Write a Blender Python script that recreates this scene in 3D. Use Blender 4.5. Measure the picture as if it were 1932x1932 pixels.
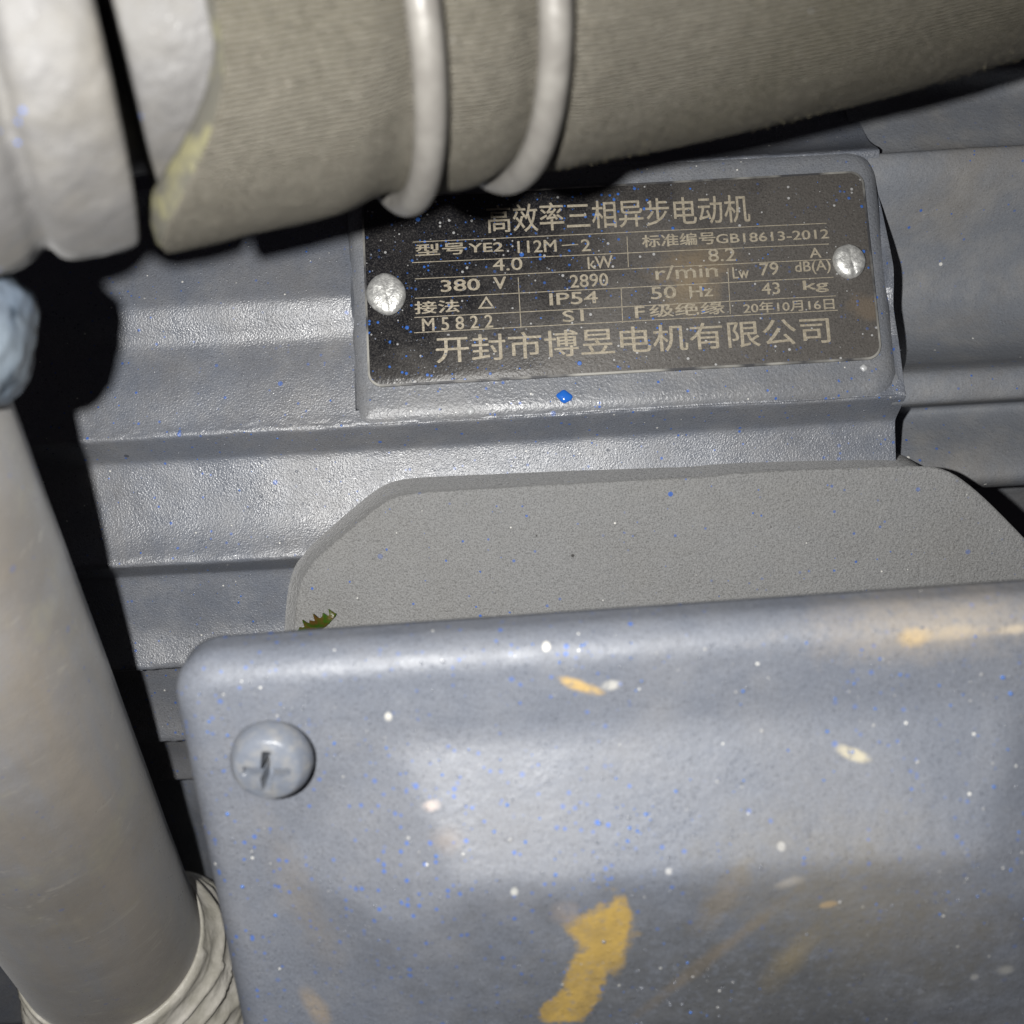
import bpy, bmesh, math, random
from mathutils import Vector, Matrix, noise
random.seed(7)
for o in list(bpy.data.objects): bpy.data.objects.remove(o)
scn = bpy.context.scene
COL = scn.collection
R_ = math.radians
MM = 0.001
F = 2090.0      # focal length of the photograph in pixels of a 1932 px frame
CAMD = 242.0    # lens stands 242 mm above the nameplate (z = 0)

# ------------------------------------------------------------ camera, light
cam_d = bpy.data.cameras.new('camera'); cam = bpy.data.objects.new('camera', cam_d); COL.objects.link(cam)
cam.location = (0, 0, CAMD*MM)
cam_d.sensor_width = 36; cam_d.lens = 18/(966/F)
cam_d.clip_start = 0.005; cam_d.clip_end = 20
cam_d.dof.use_dof = True; cam_d.dof.focus_distance = 0.243; cam_d.dof.aperture_fstop = 20.0
scn.camera = cam
w = bpy.data.worlds.new('World'); scn.world = w; w.use_nodes = True
w.node_tree.nodes['Background'].inputs[0].default_value = (0.55, 0.5, 0.6, 1)
w.node_tree.nodes['Background'].inputs[1].default_value = 0.028
ld = bpy.data.lights.new('phone_flash', 'POINT'); ld.energy = 3.3; ld.shadow_soft_size = 0.0022
ld.color = (1.0, 0.985, 0.955)
lo = bpy.data.objects.new('phone_flash', ld); lo.location = (-26*MM, 2*MM, CAMD*MM); COL.objects.link(lo)
scn.view_settings.view_transform = 'Standard'; scn.view_settings.look = 'None'
scn.view_settings.exposure = 0; scn.view_settings.gamma = 1
scn.render.engine = 'CYCLES'; scn.cycles.max_bounces = 5

# ------------------------------------------------------------ node helpers
class NT:
    def __init__(s, name):
        s.m = bpy.data.materials.new(name); s.m.use_nodes = True
        s.t = s.m.node_tree; s.b = s.t.nodes['Principled BSDF']
        s.co = s.t.nodes.new('ShaderNodeTexCoord').outputs['Object']
    def n(s, typ, **kw):
        nd = s.t.nodes.new('ShaderNode'+typ)
        for k, v in kw.items():
            if k[0] == 'i' and k[1:].isdigit(): s.set(nd.inputs[int(k[1:])], v)
            elif hasattr(nd, k): setattr(nd, k, v)
            else: s.set(nd.inputs[k], v)
        return nd
    def set(s, inp, v):
        if isinstance(v, bpy.types.NodeSocket): s.t.links.new(v, inp)
        else: inp.default_value = v
    def math(s, op, a, b=0.0, clamp=False):
        nd = s.t.nodes.new('ShaderNodeMath'); nd.operation = op; nd.use_clamp = clamp
        s.set(nd.inputs[0], a); s.set(nd.inputs[1], b); return nd.outputs[0]
    def noise(s, scale, detail=3, rough=.5, co=None, dist=0.0):
        return s.n('TexNoise', Vector=co or s.co, Scale=scale, Detail=detail, Roughness=rough, Distortion=dist).outputs['Fac']
    def ramp(s, x, a, b, lo=0.0, hi=1.0):
        nd = s.n('MapRange'); nd.clamp = True
        s.set(nd.inputs[0], x)
        for i, v in zip((1, 2, 3, 4), (a, b, lo, hi)): nd.inputs[i].default_value = v
        return nd.outputs[0]
    def mix(s, fac, a, b):
        nd = s.n('Mix'); nd.data_type = 'RGBA'
        s.set(nd.inputs[0], fac); s.set(nd.inputs[6], a if isinstance(a, bpy.types.NodeSocket) else (*a, 1)); s.set(nd.inputs[7], b if isinstance(b, bpy.types.NodeSocket) else (*b, 1))
        return nd.outputs[2]
    def spots(s, scale, thr, rmax, off=0.0, stretch=None):
        mp = s.n('Mapping', Vector=s.co); mp.inputs['Location'].default_value = (off, off*.7, off*1.3)
        if stretch: mp.inputs['Scale'].default_value = stretch
        v = s.n('TexVoronoi', Vector=mp.outputs[0], Scale=scale)
        sp = s.n('SeparateColor', i0=v.outputs['Color'])
        rr = s.ramp(sp.outputs[0], thr, 1.0, 0.0, rmax)
        e = s.math('SUBTRACT', rr, v.outputs['Distance'])
        return s.ramp(e, 0.0, 0.05)
    def aligned(s, axis, along):
        a_, u_, v_ = frame(Vector(axis)); cb = s.n('CombineXYZ')
        for k_, (ax_, sc_) in enumerate(((a_, along), (u_, 1), (v_, 1))):
            vm = s.t.nodes.new('ShaderNodeVectorMath'); vm.operation = 'DOT_PRODUCT'; s.set(vm.inputs[0], s.co); vm.inputs[1].default_value = tuple(ax_*sc_)
            s.t.links.new(vm.outputs['Value'], cb.inputs[k_])
        return cb.outputs[0]
    def bump(s, h, strength, dist, normal=None):
        b = s.n('Bump', Strength=strength, Distance=dist, Height=h)
        if normal: s.set(b.inputs['Normal'], normal)
        return b.outputs[0]
    def out(s, base=None, rough=None, normal=None, metal=None, spec=None):
        for k, v in (('Base Color', base), ('Roughness', rough), ('Normal', normal), ('Metallic', metal), ('Specular IOR Level', spec)):
            if v is None: continue
            if k == 'Base Color' and isinstance(v, tuple): v = (*v, 1)
            s.set(s.b.inputs[k], v)
        return s.m

BLUE = (0.03, 0.11, 0.42)
def paint(name, base, coat=0, wsc=600, bsc=420, rough=.42, peel=.35, peel_scale=900, blue=.93, dust=.35, dustc=(.30, .285, .26), white=.985, spec=.5, fine=.25, drops=.5, extra=None):
    t = NT(name)
    big = t.noise(14, 4, .6); mid = t.noise(120, 4, .6); grain = t.noise(3200, 3, .7)
    c = t.mix(t.ramp(big, .38, .68), base, tuple(x*1.12+.004 for x in base))
    c = t.mix(t.math('MULTIPLY', t.ramp(t.noise(19, 5, .65, dist=.6), .46, .64), min(1, dust*1.9)), c, tuple(x*k for x, k in zip(dustc, (.62, .60, .58))))
    c = t.mix(t.math('MULTIPLY', t.ramp(mid, .45, .75), dust), c, dustc)
    c = t.mix(t.ramp(grain, .30, .75, 0, fine), c, tuple(min(1, x*1.9+.02) for x in base))
    c = t.mix(t.ramp(grain, .5, .25, 0, fine), c, tuple(x*.45 for x in base))
    bl = t.spots(bsc, blue, .30, .013); bl2 = t.spots(1100, blue-.02, .42, .031)
    zone = t.ramp(t.noise(30, 2), .42, .6)
    bl = t.math('MAXIMUM', t.math('MULTIPLY', bl, zone), t.math('MULTIPLY', bl2, t.ramp(t.noise(22, 2, .5), .38, .6)))
    c = t.mix(t.math('MULTIPLY', bl, .85), c, BLUE)
    wh = t.spots(wsc, white, .30, .017)
    c = t.mix(t.math('MULTIPLY', wh, .8), c, (.75, .74, .70))
    if extra: c = extra(t, c)
    pe = t.noise(peel_scale, 2, .5); pe2 = t.noise(2600, 2, .6)
    dr = t.spots(1300, .60, .42, .051)
    n = t.bump(pe, peel, .0004)
    n = t.bump(pe2, .30, .00012, n)
    n = t.bump(t.math('ADD', t.math('MULTIPLY', dr, drops), t.math('MULTIPLY', wh, .8)), .6, .00022, n)
    if coat:
        t.b.inputs['Coat Weight'].default_value = coat; t.b.inputs['Coat Roughness'].default_value = .30
        t.set(t.b.inputs['Coat Normal'], t.bump(t.spots(900, .72, .40, .3), 1.0, .0009))
    r = t.math('ADD', t.ramp(mid, .3, .75, rough-.06, rough+.14), t.math('MULTIPLY', dr, -.14))
    return t.out(c, r, n, spec=spec)

# ------------------------------------------------------------ mesh helpers
def tag(o, label=None, cat=None, group=None, kind=None):
    for k, v in (('label', label), ('category', cat), ('group', group), ('kind', kind)):
        if v: o[k] = v
    return o
def empty(name, loc, label, cat, group=None):
    o = bpy.data.objects.new(name, None); o.empty_display_size = .01; COL.objects.link(o)
    o.location = Vector(loc)*MM; return tag(o, label, cat, group)
def mesh(name, vs, fs, mat, parent=None, smooth=True, sharp=None, label=None):
    """vertices in mm, world frame; the object's origin is its root thing's base"""
    root = parent
    org = Vector((0, 0, 0))
    while root is not None:
        org += root.location; root = root.parent
    if parent is None:
        c = sum((Vector(v) for v in vs), Vector())/len(vs); org = c*MM
    me = bpy.data.meshes.new(name)
    me.from_pydata([tuple(Vector(v)*MM-org) for v in vs], [], fs); me.update()
    bm = bmesh.new(); bm.from_mesh(me); bmesh.ops.recalc_face_normals(bm, faces=bm.faces); bm.to_mesh(me); bm.free()
    if smooth:
        me.shade_smooth() if sharp is None else me.shade_smooth()
        if sharp is not None: me.set_sharp_from_angle(angle=R_(sharp))
    me.materials.append(mat)
    o = bpy.data.objects.new(name, me); COL.objects.link(o)
    if parent is None: o.location = org
    else: o.parent = parent
    if label: o['label'] = label
    return o
def grid(nu, nv, fn, closeu=False):
    vs = [fn(i, j) for j in range(nv) for i in range(nu)]
    fs = []
    for j in range(nv-1):
        for i in range(nu if closeu else nu-1):
            k = (i+1) % nu
            fs.append((j*nu+i, j*nu+k, (j+1)*nu+k, (j+1)*nu+i))
    return vs, fs
def P(px, py, d):    # the point seen at a photograph pixel at a measured depth (mm)
    return Vector(((px-966)*d/F, -(py-966)*d/F, CAMD-d))
def frame(a, up=Vector((0, 0, 1))):
    a = a.normalized(); u = up.cross(a).normalized(); v = a.cross(u); return a, u, v
def lathe(c, axis, prof, n=160, disp=None, arc=None, phase=0):
    """prof: list of (t along axis, radius)"""
    a, u, v = frame(axis)
    def fn(i, j):
        th = 2*math.pi*i/n+phase; t, r = prof[j]
        p = c+a*t+(u*math.cos(th)+v*math.sin(th))*r
        if disp: p = p+(u*math.cos(th)+v*math.sin(th))*disp(p, th, t)
        return p
    return grid(n, len(prof), fn, True)
def chaikin(pts, k=2, keep=True):
    for _ in range(k):
        q = [pts[0]]
        for a, b in zip(pts, pts[1:]):
            q.append(tuple(.75*x+.25*y for x, y in zip(a, b))); q.append(tuple(.25*x+.75*y for x, y in zip(a, b)))
        q.append(pts[-1]); pts = q
    return pts
def resample(pts, step):
    out = [pts[0]]
    for a, b in zip(pts, pts[1:]):
        L = math.dist(a, b); n = max(1, int(L/step))
        for k in range(1, n+1): out.append(tuple(x+(y-x)*k/n for x, y in zip(a, b)))
    return out
def nz(p, s, o=0.0): return noise.noise(Vector((p[0]*s+o, p[1]*s-o, p[2]*s+2*o)))

# ------------------------------------------------------------ materials
GREY = (.114, .125, .150)
def fillet_chips(t, c):
    pz = t.math('MULTIPLY', t.spots(420, .90, .26, .4), t.ramp(t.noise(24, 2), .52, .64))
    c = t.mix(t.math('MULTIPLY', pz, .75), c, (.035, .037, .043))
    return t.mix(t.math('MULTIPLY', t.spots(90, .975, .16, .003, (1, 2.2, 1)), .8), c, (.30, .14, .08))
M_HOUS = paint('housing_grey_paint', GREY, rough=.34, peel=.30, peel_scale=2600, blue=.93, dust=.26, spec=1.0, fine=.45, white=.975, wsc=1000, extra=fillet_chips)
M_PAD = paint('pad_grey_paint', (.135, .143, .160), rough=.36, peel=.35, peel_scale=1500, blue=.92, dust=.25, spec=.65, fine=.45, white=.965, wsc=1000)
M_SHIELD = paint('smooth_grey_paint', (.155, .165, .185), rough=.5, peel=.3, peel_scale=900, blue=.96, dust=.4, drops=.3, fine=.3, white=.98)
def box_marks(t, c):
    return t.mix(t.math('MULTIPLY', t.spots(260, .93, .16, .5), .9), c, (.03, .028, .026))
M_BOX = paint('matt_cast_grey', (.158, .159, .160), rough=.74, peel=.75, peel_scale=1500, blue=.955, dust=.25, dustc=(.22, .215, .20), spec=.3, fine=.7, drops=.3, wsc=900, extra=box_marks)
def lid_marks(t, c):
    # smears of yellow paint left on the lid, in the lid's own coordinates
    sep = t.n('SeparateXYZ', i0=t.co)
    x, y = sep.outputs[0], sep.outputs[1]
    wob = t.noise(160, 4, .7); wob2 = t.noise(700, 4, .7)
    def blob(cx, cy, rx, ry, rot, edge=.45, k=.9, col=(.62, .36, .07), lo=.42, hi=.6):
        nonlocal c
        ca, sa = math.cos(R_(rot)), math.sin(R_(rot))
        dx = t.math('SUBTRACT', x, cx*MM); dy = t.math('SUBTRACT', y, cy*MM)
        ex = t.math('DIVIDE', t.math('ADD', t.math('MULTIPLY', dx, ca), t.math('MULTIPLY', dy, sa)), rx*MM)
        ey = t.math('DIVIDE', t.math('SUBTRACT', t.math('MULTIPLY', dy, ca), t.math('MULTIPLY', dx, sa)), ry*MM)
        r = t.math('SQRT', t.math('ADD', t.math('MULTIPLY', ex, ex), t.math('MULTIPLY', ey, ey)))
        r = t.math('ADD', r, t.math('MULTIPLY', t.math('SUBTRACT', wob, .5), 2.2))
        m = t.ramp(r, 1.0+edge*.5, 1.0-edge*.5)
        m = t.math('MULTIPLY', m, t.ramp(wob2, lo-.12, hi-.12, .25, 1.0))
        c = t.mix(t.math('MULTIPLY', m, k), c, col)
    for b in LID_BLOBS: blob(*b[0], **b[1])
    return c
M_HOSE = None

# ------------------------------------------------------------ ground
t = NT('dark_floor'); M_FLOOR = t.out(t.mix(t.noise(30, 5), (.03, .02, .028), (.07, .05, .06)), .85)
g = 60
vs, fs = grid(g, g, lambda i, j: ((i-g/2)*60, (j-g/2)*60, -330+3*nz((i*60, j*60, 0), .01)))
tag(mesh('ground', vs, fs, M_FLOOR), kind='structure')

# ------------------------------------------------------------ the motor
TH = R_(3.2); CT, ST = math.cos(TH), math.sin(TH)
CV, CZ, RAD = 33.3, -109.4, 112.0
def M3(s, v, z):      # motor frame: s along the shaft, v across, z up
    return Vector((s*CT-v*ST, s*ST+v*CT, z))
def on_body(s, phi, h):
    p = R_(phi); return M3(s, CV+(RAD+h)*math.sin(p), CZ+(RAD+h)*math.cos(p))
motor = empty('electric_motor', M3(0, CV, CZ), 'grey painted three phase electric motor with black nameplate and terminal box', 'electric motor')

def valley(a, b, d=7.6):   # from ridge edge a down to next ridge edge b (degrees falling)
    L = a-b
    pts = [(0, .28), (.018, .15), (.04, -.55), (.195, -6.1), (.235, -6.45), (.30, -6.4), (.45, -5.95), (.60, -5.2), (.74, -4.2), (.86, -2.4), (.955, -.25), (.98, .14), (1, .28)]
    return [(a-f*L, h) for f, h in pts]
E = [66.0, 51.5, 37.0, 22.4, 8.2, -6.5, -21.2, -35.6, -50.2, -64.5, -79]
prof = []
for a, b in zip(E, E[1:]):
    seg = valley(a, b)
    if a == 8.2: seg = [(a, -2.2), (7.3, -2.5), (6.0, -3.25), (4.9, -4.15), (3.9, -4.5), (2.9, -4.3), (0, -3.0), (-4.6, -.95), (b+.55, -.05), (b+.3, .16), (b, .28)]
    if a == 22.4: seg = [(a, .28), (a-.5, -.5), (a-1.4, -4.2), (20, -5.4), (18, -5.4), (14, -4.3), (10, -2.8), (8.9, -2.3), (b, -2.2)]
    prof += seg if not prof else seg[1:]
prof = chaikin(prof, 2)
# finer sampling so that the cast waviness shows
prof = resample([(a*1.955, h) for a, h in prof], .45); prof = [(a/1.955, h) for a, h in prof]
S0, S1 = -165, 86.5
NS = 250
def body_pt(i, j):
    s = S0+(S1-S0)*i/(NS-1); a, h = prof[j]
    q = (s, a*1.95, 0)
    if -32 < s < 85 and -4.6 < a < 20.5: h = min(h, -4.5)
    if -32 < s < 85 and -6.5 < a <= -4.6: h -= .3
    wv = .38*nz(q, .045, 3)+.12*nz(q, .14, 9)+.03*nz(q, .5, 2)
    edge = max(0, 1-abs(h)/1.0)
    wv += edge*(.22*nz(q, .55, 5)+.16*nz(q, 1.4, 8))
    # rough sand patch on the valley below the nameplate
    if -21 < a < -8: wv += .10*nz(q, .9, 1)*max(0, 1-abs(s+25)/45)
    # runs and drips of paint
    return on_body(s, a+.12*nz(q, .06, 21), h+wv)
vs, fs = grid(NS, len(prof), body_pt)
n0 = len(vs)
# inner end caps so the shell has thickness
def ring_in(i): return [on_body(S0 if i == 0 else S1, a, -24) for a, h in prof]
for side, col_i in ((0, 0), (1, NS-1)):
    base = len(vs); vs += ring_in(side)
    for j in range(len(prof)-1):
        q = (j*NS+col_i, (j+1)*NS+col_i, base+j+1, base+j); fs.append(q if side else q[::-1])
mesh('housing', vs, fs, M_HOUS, motor, sharp=50)

# mounting foot low on the left
def foot_pt(i, j):
    x = -190+i*8; pr_ = [(-66, -78), (-76, -80), (-84, -84), (-92, -92), (-150, -104), (-154, -108), (-154, -130)][j]
    return M3(x, pr_[0]+.4*nz((x, pr_[0], 0), .05), pr_[1]+.3*nz((x, pr_[0], 3), .08))
vs, fs = grid(36, 7, foot_pt); mesh('mounting_foot', vs, fs, M_HOUS, motor, sharp=60)

# right hand part: deep hollows between tall ribs
T_R = 2.1
pr = [(66, -6), (51.5, -5), (37.5, -3), (36.5, 0), (35.4, 0), (34.8, -5), (30, -5.6), (24.5, -5.2), (23.1, -2.8), (22.6, -.2), (21.2, -.5), (19.6, -2.4), (17.5, -8), (14, -17), (9.5, -23), (4.5, -23), (0, -19), (-2.6, -11),
      (-3.6, -3.5), (-4.4, -.6), (-6.8, -.3), (-7.9, -1.6), (-8.3, -12), (-8.7, -24), (-9.8, -27), (-12, -24), (-15, -17), (-17.6, -13), (-19.4, -13.2), (-21.5, -18), (-23.5, -34), (-26, -52), (-60, -56)]
pr = chaikin([(a*1.955, h) for a, h in pr], 2); pr = resample(pr, 1.2)
NS2 = 60
def sh_pt(i, j):
    s = 84+(190-84)*i/(NS2-1); a, h = pr[j]; a /= 1.955
    q = (s, a*1.95, h)
    return on_body(s, a, h-.4+.35*nz(q, .05, 13)+.1*nz(q, .3, 2))
vs, fs = grid(NS2, len(pr), sh_pt)
mesh('end_shield', vs, fs, M_SHIELD, motor, sharp=70)

# nameplate pad: a flat raised casting
PHI0 = 8.0; PD = 109.4
pn = (math.sin(R_(PHI0)), math.cos(R_(PHI0)))
def pad_pt(s, q, h=0):   # q across the pad (up positive), h above its face
    v = CV+pn[0]*(PD+h)+pn[1]*q; z = CZ+pn[1]*(PD+h)-pn[0]*q
    return M3(s, v, z)
def rrect(x0, x1, y0, y1, r, n=8):
    if not isinstance(r, (list, tuple)): r = [r]*4
    pts = []
    for (cx, cy, a0), rr in zip(((x1, y1, 0), (x0, y1, 90), (x0, y0, 180), (x1, y0, 270)), r):
        sx = -1 if cx == x1 else 1; sy = -1 if cy == y1 else 1
        for k in range(n+1):
            a = R_(a0+90*k/n); pts.append((cx+sx*rr+rr*math.cos(a), cy+sy*rr+rr*math.sin(a)))
    return pts
def slab(outline_fn, levels, place, step=3.0):
    """stack of loops: levels = [(inset, height)], closed at the last level"""
    vs, fs = [], []; n = None
    for k, (ins, h) in enumerate(levels):
        L = outline_fn(ins); n = len(L)
        vs += [place(x, y, h) for x, y in L]
        if k:
            b0, b1 = (k-1)*n, k*n
            fs += [(b0+i, b0+(i+1) % n, b1+(i+1) % n, b1+i) for i in range(n)]
    fs.append(tuple(range((len(levels)-1)*n, len(levels)*n)))
    return vs, fs
PX0, PX1, PY0, PY1 = -31.4, 84.0, -27.4, 27.6
def pad_out(ins): return rrect(PX0+ins, PX1-ins, PY0+ins, PY1-ins, [max(.6, 5-ins), max(.6, 3-ins), max(.6, 1.5-ins), max(.6, 5-ins)], 10)
vs, fs = slab(pad_out, [(-2.6, -9), (-2.0, -4.0), (-1.5, -2.2), (-.8, -1.2), (0, -.62), (.9, -.25), (1.9, -.06), (3.0, 0)], pad_pt)
mesh('nameplate_pad', vs, fs, M_PAD, motor, sharp=60)

# ------------------------------------------------------------ nameplate
def inv_plate(px, py):
    """where the ray of a photograph pixel meets the pad face, in (s, q)"""
    o = Vector((0, 0, CAMD)); d = Vector(((px-966)/F, -(py-966)/F, -1))
    c = pad_pt(0, 0); nrm = (pad_pt(0, 0, 1)-c)
    k = (c-o).dot(nrm)/d.dot(nrm); h = o+d*k-c
    return h.dot(pad_pt(1, 0)-c), h.dot(pad_pt(0, 1)-c)
cor = [inv_plate(*p) for p in ((678, 371), (1620, 331), (1670, 679), (700, 731))]
print('plate corners', [(round(a, 1), round(b, 1)) for a, b in cor])
# homography-free: bilinear inverse of the measured corners onto a true rectangle
qx0 = (cor[0][0]+cor[3][0])/2; qx1 = (cor[1][0]+cor[2][0])/2; qy1 = (cor[0][1]+cor[1][1])/2; qy0 = (cor[2][1]+cor[3][1])/2
def plate_uv(px, py):
    s, q = inv_plate(px, py)
    u, v = .5, .5
    for _ in range(20):
        ax = cor[3][0]*(1-u)*(1-v)+cor[2][0]*u*(1-v)+cor[1][0]*u*v+cor[0][0]*(1-u)*v
        ay = cor[3][1]*(1-u)*(1-v)+cor[2][1]*u*(1-v)+cor[1][1]*u*v+cor[0][1]*(1-u)*v
        u += (s-ax)/(qx1-qx0); v += (q-ay)/(qy1-qy0)
    return qx0+u*(qx1-qx0), qy0+v*(qy1-qy0)
t = NT('nameplate_black'); mid = t.noise(60, 5, .65); grain = t.noise(2800, 3, .7)
sep = t.n('SeparateXYZ', i0=t.co); sx = sep.outputs[0]; sy = sep.outputs[1]
# the wiped, darker corner at the upper left of the plate
wipe = t.math('ADD', t.math('ADD', t.math('MULTIPLY', sx, 14.0), t.math('MULTIPLY', sy, -17.0)), t.math('MULTIPLY', t.math('SUBTRACT', mid, .5), 1.3))
dustm = t.ramp(wipe, -.42, .18)
c = t.mix(dustm, (.010, .010, .012), (.092, .085, .078))
c = t.mix(t.ramp(grain, .48, .8, 0, .55), c, (.17, .16, .15)); c = t.mix(t.ramp(grain, .5, .25, 0, .5), c, (.010, .010, .012))
c = t.mix(t.math('MULTIPLY', t.ramp(t.noise(26, 4, .6), .5, .75), .25), c, (.12, .11, .10))
def stain(cx, cy, rx, ry, col, k):
    global c
    dx = t.math('DIVIDE', t.math('SUBTRACT', sx, cx), rx); dy = t.math('DIVIDE', t.math('SUBTRACT', sy, cy), ry)
    r = t.math('ADD', t.math('SQRT', t.math('ADD', t.math('MULTIPLY', dx, dx), t.math('MULTIPLY', dy, dy))), t.math('MULTIPLY', t.math('SUBTRACT', t.noise(240, 4, .7), .5), 2.2))
    c = t.mix(t.math('MULTIPLY', t.ramp(r, 1.2, .4), k), c, col)
PL_ORG = M3(0, CV, CZ)
def pl_obj(px, py):
    q = pad_pt(*plate_uv(px, py), .4)-PL_ORG; return q.x*MM, q.y*MM
for px, py, rx, ry, col, k in ((1302, 520, 8, 4, (.25, .19, .12), .4), (1300, 560, 6, 5, (.26, .20, .12), .4), (1330, 490, 9, 3, (.2, .15, .09), .4), (1640, 585, 5, 3, (.2, .15, .10), .4)):
    a, b = pl_obj(px, py); stain(a, b, rx*MM, ry*MM, col, k)
bl = t.math('MULTIPLY', t.spots(1100, .70, .42, .011, None), t.ramp(t.noise(40, 2), .40, .55)); bb = t.spots(480, .93, .28, .021)
bl = t.math('MAXIMUM', bl, bb)
c = t.mix(t.math('MULTIPLY', bl, .9), c, (.04, .14, .48)); wh = t.spots(1000, .88, .36, .07)
c = t.mix(t.math('MULTIPLY', wh, .7), c, (.5, .5, .5))
n = t.bump(t.noise(1500, 2), .35, .0003); n = t.bump(t.math('ADD', bl, t.math('ADD', wh, t.spots(1500, .7, .4, .09))), .6, .00025, n)
M_PLATE = t.out(c, t.ramp(dustm, 0, 1, .30, .5), n, spec=.45)
t = NT('etched_gold'); g1 = t.noise(1500, 3, .7)
M_GOLD = t.out(t.mix(t.ramp(g1, .35, .7), (.27, .235, .175), (.46, .41, .32)), .5, t.bump(t.noise(2500, 2), .3, .0002), metal=.25)
t = NT('bare_aluminium'); g1 = t.noise(900, 4, .7)
M_ALU = t.out(t.mix(t.ramp(g1, .4, .65), (.50, .50, .49), (.78, .78, .75)), t.ramp(g1, .3, .7, .32, .55), t.bump(t.noise(700, 4, .7), .6, .0004), metal=.55)
def plate_out(ins): return rrect(qx0+ins, qx1-ins, qy0+ins, qy1-ins, max(.3, 3.2-ins), 10)
vs, fs = slab(plate_out, [(.15, 0.02), (0, .35), (.05, .62), (.25, .72)], pad_pt)
t2 = M_PLATE
plate = mesh('nameplate', vs, fs, M_PLATE, motor, sharp=40, label='black nameplate with etched gold Chinese lettering and table')
# bright worn rim along the plate edge
rim = rrect(qx0, qx1, qy0, qy1, 3.2, 10); rim2 = rrect(qx0+.45, qx1-.45, qy0+.45, qy1-.45, 2.8, 10)
t = NT('worn_rim'); M_RIM = t.out(t.mix(t.ramp(t.noise(90, 3), .42, .6), (.07, .07, .075), (.38, .37, .34)), .4, metal=.3)
nr = len(rim)
vs = [pad_pt(x, y, .74) for x, y in rim]+[pad_pt(x, y, .76) for x, y in rim2]+[pad_pt(x*1.0, y, .3) for x, y in rrect(qx0-.06, qx1+.06, qy0-.06, qy1+.06, 3.2, 10)]
fs = [(i, (i+1) % nr, nr+(i+1) % nr, nr+i) for i in range(nr)]+[(i, (i+1) % nr, 2*nr+(i+1) % nr, 2*nr+i) for i in range(nr)]
mesh('worn_rim', vs, fs, M_RIM, plate, sharp=30)

def Z1(x, y): return (649.2+x*.2688, 311.6+y*.2688)
def Z2(x, y): return (1136.1+x*.3024, 311.6+y*.3024)
TOPH = .74
def text_mesh(s, bold):
    cu = bpy.data.curves.new('txt', 'FONT'); cu.body = s; cu.size = 1; cu.resolution_u = 3
    o = bpy.data.objects.new('txt', cu); COL.objects.link(o)
    dg = bpy.context.evaluated_depsgraph_get(); me = bpy.data.meshes.new_from_object(o.evaluated_get(dg))
    vs = [v.co.copy() for v in me.vertices]; fs = [tuple(p.vertices) for p in me.polygons]
    bpy.data.objects.remove(o); bpy.data.curves.remove(cu); bpy.data.meshes.remove(me)
    return vs, fs
def put(acc, s, Zf, x0, b0, x1, b1, h, bold=.0, Zg=None):
    """text whose baseline runs from (x0,b0) to (x1,b1) with glyph height h, all measured in the photograph"""
    A = plate_uv(*Zf(x0, b0)); B = plate_uv(*(Zg or Zf)(x1, b1)); C = plate_uv(*Zf(x0, b0-h))
    vs, fs = text_mesh(s, bold)
    xs = [v.x for v in vs]; ys = [v.y for v in vs]
    mx, Mx, my, My = min(xs), max(xs), min(ys), max(ys)
    H = math.dist(A, C); ex = (B[0]-A[0], B[1]-A[1]); base = len(acc[0])
    L = math.hypot(*ex)*bold*2.2/max(1, len(s)*.45); L = min(.11, max(.03, 4.5*bold))
    for m_, (ox, oy) in enumerate(((0, 0), (L, 0), (-L, .2*L), (0, .8*L))):
        base = len(acc[0])
        for v in vs:
            u = (v.x-mx)/(Mx-mx); q = (v.y-my)/(My-my)
            x, y = A[0]+ex[0]*u+ox, A[1]+ex[1]*u+q*H+oy
            acc[0].append(pad_pt(x, y, TOPH+.035+.008*m_))
        acc[1].extend(tuple(base+k for k in f) for f in fs)
def flat(name, acc, mat, parent, label=None):
    o = mesh(name, acc[0], acc[1], mat, parent, smooth=False, label=label)
    return o
acc = ([], []); put(acc, '高效率三相异步电动机', Z1, 1000, 478, 912, 372, 195, .012, Z2); flat('lettering', acc, M_GOLD, plate, 'title line of Chinese characters')
acc = ([], []); put(acc, '开封市博昱电机有限公司', Z1, 665, 1392, 1438, 1118, 188, .014, Z2); flat('lettering', acc, M_GOLD, plate, 'company line of Chinese characters')
acc = ([], [])
for a in (('型号', Z1, 500, 636, 850, 622, 82, .02), ('YE2', Z1, 872, 613, 1110, 606, 62, .02), ('112M', Z1, 1215, 620, 1485, 612, 84, .012), ('2', Z1, 1660, 612, 1725, 610, 82, .01),
          ('标准编号', Z2, 245, 525, 700, 506, 76, .018), ('GB18613-2012', Z2, 705, 504, 1405, 478, 56, .014)):
    put(acc, *a)
for x0, y0, x1, y1 in ((1520, 573, 1635, 566),):
    A, B = plate_uv(*Z1(x0, y0)), plate_uv(*Z1(x1, y1)); b = len(acc[0])
    acc[0].extend(pad_pt(x, y, TOPH+.035) for x, y in ((A[0], A[1]), (B[0], B[1]), (B[0], B[1]+.22), (A[0], A[1]+.22))); acc[1].append((b, b+1, b+2, b+3))
flat('lettering', acc, M_GOLD, plate, 'first table row with model and standard number')
acc = ([], [])
for a in (('4.0', Z1, 1045, 745, 1250, 738, 88, .008), ('kW', Z1, 1710, 738, 1885, 726, 84, .01), ('8.2', Z2, 660, 616, 830, 611, 78, .008), ('A', Z2, 1290, 598, 1362, 595, 60, .01)):
    put(acc, *a)
flat('lettering', acc, M_GOLD, plate, 'second table row with power and current')
acc = ([], [])
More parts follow.
